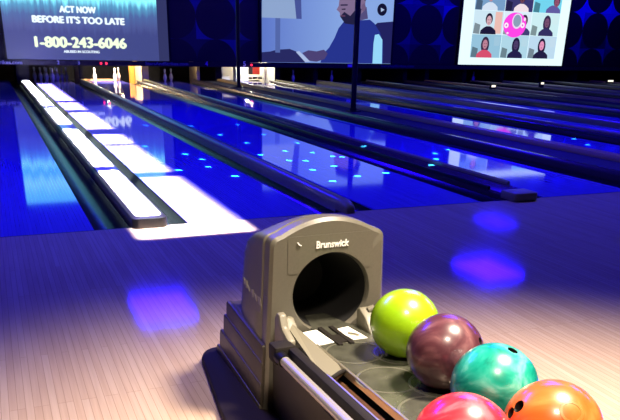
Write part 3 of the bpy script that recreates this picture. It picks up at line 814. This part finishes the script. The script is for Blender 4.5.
ball((-.152, -3.823, .474), ball_mat('teal_swirl', [(.3, (0, 96, 80)), (.42, (14, 140, 120)), (.52, (40, 158, 138)), (.64, (104, 190, 174)), (.76, (14, 126, 108))], 8, 1.2, wave=True), 'teal marbled bowling ball between the plum and orange ones', holes=[(.3, .86, .0135)])
ball((-.173, -4.061, .484), ball_mat('orange_swirl', [(.3, (190, 84, 28)), (.5, (210, 102, 42)), (.64, (222, 128, 66)), (.78, (200, 92, 34))], 7, 1.4), 'orange bowling ball with dark finger holes and round emblem',
     holes=[(-.70, .30, .0145), (-.84, .14, .013)], emblem=(.3, .38, .026, mat('emblem_orange', (214, 110, 50), .35)))
ball((-.399, -4.043, .484), ball_mat('red_swirl', [(.3, (196, 30, 44)), (.5, (224, 48, 62)), (.62, (236, 92, 104)), (.76, (214, 40, 56))], 10, 1.2), 'red pink bowling ball at the bottom edge, left of the orange one')

# ------------------------------------------------------------------ lights
def area(name, loc, size, power, color, rot=(0, 0, 0), spread=180, shape='RECTANGLE'):
    l = bpy.data.lights.new(name, 'AREA'); l.shape = shape; l.size = size[0]; l.size_y = size[1]; l.energy = power; l.color = color; l.spread = math.radians(spread)
    o = bpy.data.objects.new(name, l); C.objects.link(o); o.location = loc; o.rotation_euler = rot
    return o
BLUE = (.012, .001, 1.)
for x, y in ((1.36, 8.2), (9.2, 8.2), (16.8, 8.2)):
    area('blue_light', (x, y, 3.69), (1.1, 1.5), 330, BLUE)
for x in (-1.5, 4.5, 11.0, 18.0):
    area('blue_light', (x, 2.2, 4.05), (2.6, 1.8), 330, BLUE)  # extra blue row added to tint the lanes and approach
area('blue_light', (13.2, 13.2, 3.95), (.9, 1.4), 60, BLUE)
for x in (-1, 5, 11):
    area('neutral_fill', (x, .9, 4.15), (4, 1.6), 10, (.9, 1, .92))  # unseen fill added to lift the greys of caps and curbs
for x in (2.4, 8.2, 14.5, 20.5):
    area('blue_light', (x, 14.6, 4.05), (3, .5), 90, BLUE, rot=(math.radians(68), 0, 0))  # unseen blue wash added to light the masking wall
# row of white panels over the bright strip
for y0, y1 in ((-.33, 1.96), (2.24, 4.3), (4.45, 5.45), (6.1, 8.7), (9.2, 10.9), (11.3, 17.3)):
    area('strip_panel', (-.01, (y0+y1)/2, 4.1), (.78, y1-y0), (60 if y0 < 4 else 110)*(y1-y0), (1, .92, .97), spread=2.2)
# warm spot over the ball return
s = bpy.data.lights.new('warm_spot', 'SPOT'); s.energy = 1750; s.color = (1, .83, .64); s.spot_size = math.radians(80); s.spot_blend = 1.; s.shadow_soft_size = .26
o = bpy.data.objects.new('warm_spot', s); C.objects.link(o); o.location = (.75, -3.8, 3.3)
o.rotation_euler = (Vector((.1, -4.1, 0))-o.location).to_track_quat('-Z', 'Y').to_euler()
# lamp to the left of the player
s = bpy.data.lights.new('warm_downlight', 'SPOT'); s.energy = 560; s.color = (1, .83, .64); s.spot_size = math.radians(46); s.spot_blend = 1.; s.shadow_soft_size = .2
o = bpy.data.objects.new('warm_downlight', s); C.objects.link(o); o.location = (-.95, -5.1, 3.5)
o.rotation_euler = (Vector((-.75, -3.45, 0))-o.location).to_track_quat('-Z', 'Y').to_euler()
# pit lamps
def point(name, loc, e, col, r=.05):
    l = bpy.data.lights.new(name, 'POINT'); l.energy = e; l.color = col; l.shadow_soft_size = r
    o = bpy.data.objects.new(name, l); C.objects.link(o); o.location = loc
point('pit_lamp', (2.05, 18.05, .54), 220, (1, .86, .66)); point('pit_lamp', (2.6, 18.9, .55), 22, (1, .62, .28))
point('pit_lamp', (6.5, 18.2, .54), 45, (1, .95, .84)); point('pit_lamp', (7.0, 19.2, .55), 40, (1, .86, .6))
point('pit_lamp', (4.5, 18.0, .5), 2.5, (1, .8, .5), .03)

# starburst laser projector: one lamp throwing many small cyan dots
dots = [(1.61, 6.24), (1.73, 5.07), (2.39, 6.3), (1.83, 4.15), (2.36, 4.95), (1.66, 3.1), (0.8, 3.37), (0.82, 2.42), (0.47, 2.29), (0.93, 1.81), (0.89, 2.92), (1.41, 3.15), (1.4, 2.37), (2.49, 3.99), (2.06, 3.33), (2.34, 3.12), (2.01, 2.54), (1.84, 1.95), (2.17, 2.11), (2.46, 2.77), (2.55, 2.7), (1.77, 1.28), (2.14, 1.47), (3.04, 3.13), (1.41, 1.75), (1.49, 1.59), (2.52, 1.56), (0.94, 6.47), (0.48, 4.13), (3.83, 2.66), (3.6, 2.28), (4.2, 2.94), (3.07, 1.57), (2.76, 1.09), (7.82, 4.2), (7.9, 3.92), (6.52, 2.88), (6.22, 2.41), (6.8, 3.47), (8.11, 5.0), (1.83, 2.61), (1.09, 5.42)]
pl = bpy.data.lights.new('laser_projector', 'SPOT'); pl.energy = 2000; pl.spot_size = math.radians(150); pl.spot_blend = 0; pl.shadow_soft_size = .002
po = bpy.data.objects.new('laser_projector', pl); C.objects.link(po); PPOS = Vector((2.6, -.4, 3.9)); po.location = PPOS
pl.use_nodes = True; nt = pl.node_tree
em = nt.nodes['Emission']; tc = nt.nodes.new('ShaderNodeTexCoord'); acc = None
DOT_W = .034
for x, y in dots:
    d = Vector((x, y, 0))-PPOS; dist = d.length; d.normalize()
    th = math.cos(DOT_W/dist)
    dn = nt.nodes.new('ShaderNodeVectorMath'); dn.operation = 'DOT_PRODUCT'; dn.inputs[1].default_value = d
    nt.links.new(tc.outputs['Normal'], dn.inputs[0])
    ab = nt.nodes.new('ShaderNodeMath'); ab.operation = 'ABSOLUTE'; nt.links.new(dn.outputs['Value'], ab.inputs[0])
    gt = nt.nodes.new('ShaderNodeMath'); gt.operation = 'GREATER_THAN'; gt.inputs[1].default_value = th; nt.links.new(ab.outputs[0], gt.inputs[0])
    if acc is None: acc = gt.outputs[0]
    else:
        ad = nt.nodes.new('ShaderNodeMath'); ad.operation = 'ADD'; nt.links.new(acc, ad.inputs[0]); nt.links.new(gt.outputs[0], ad.inputs[1]); acc = ad.outputs[0]
mu = nt.nodes.new('ShaderNodeMath'); mu.operation = 'MULTIPLY'; mu.inputs[1].default_value = 45; nt.links.new(acc, mu.inputs[0])
nt.links.new(mu.outputs[0], em.inputs['Strength']); em.inputs['Color'].default_value = (.03, .55, 1, 1)

# faint ambient bounce in the dark hall
w_ = bpy.data.worlds.new('hall'); sc.world = w_; w_.use_nodes = True
w_.node_tree.nodes['Background'].inputs[0].default_value = (.004, .004, .012, 1)
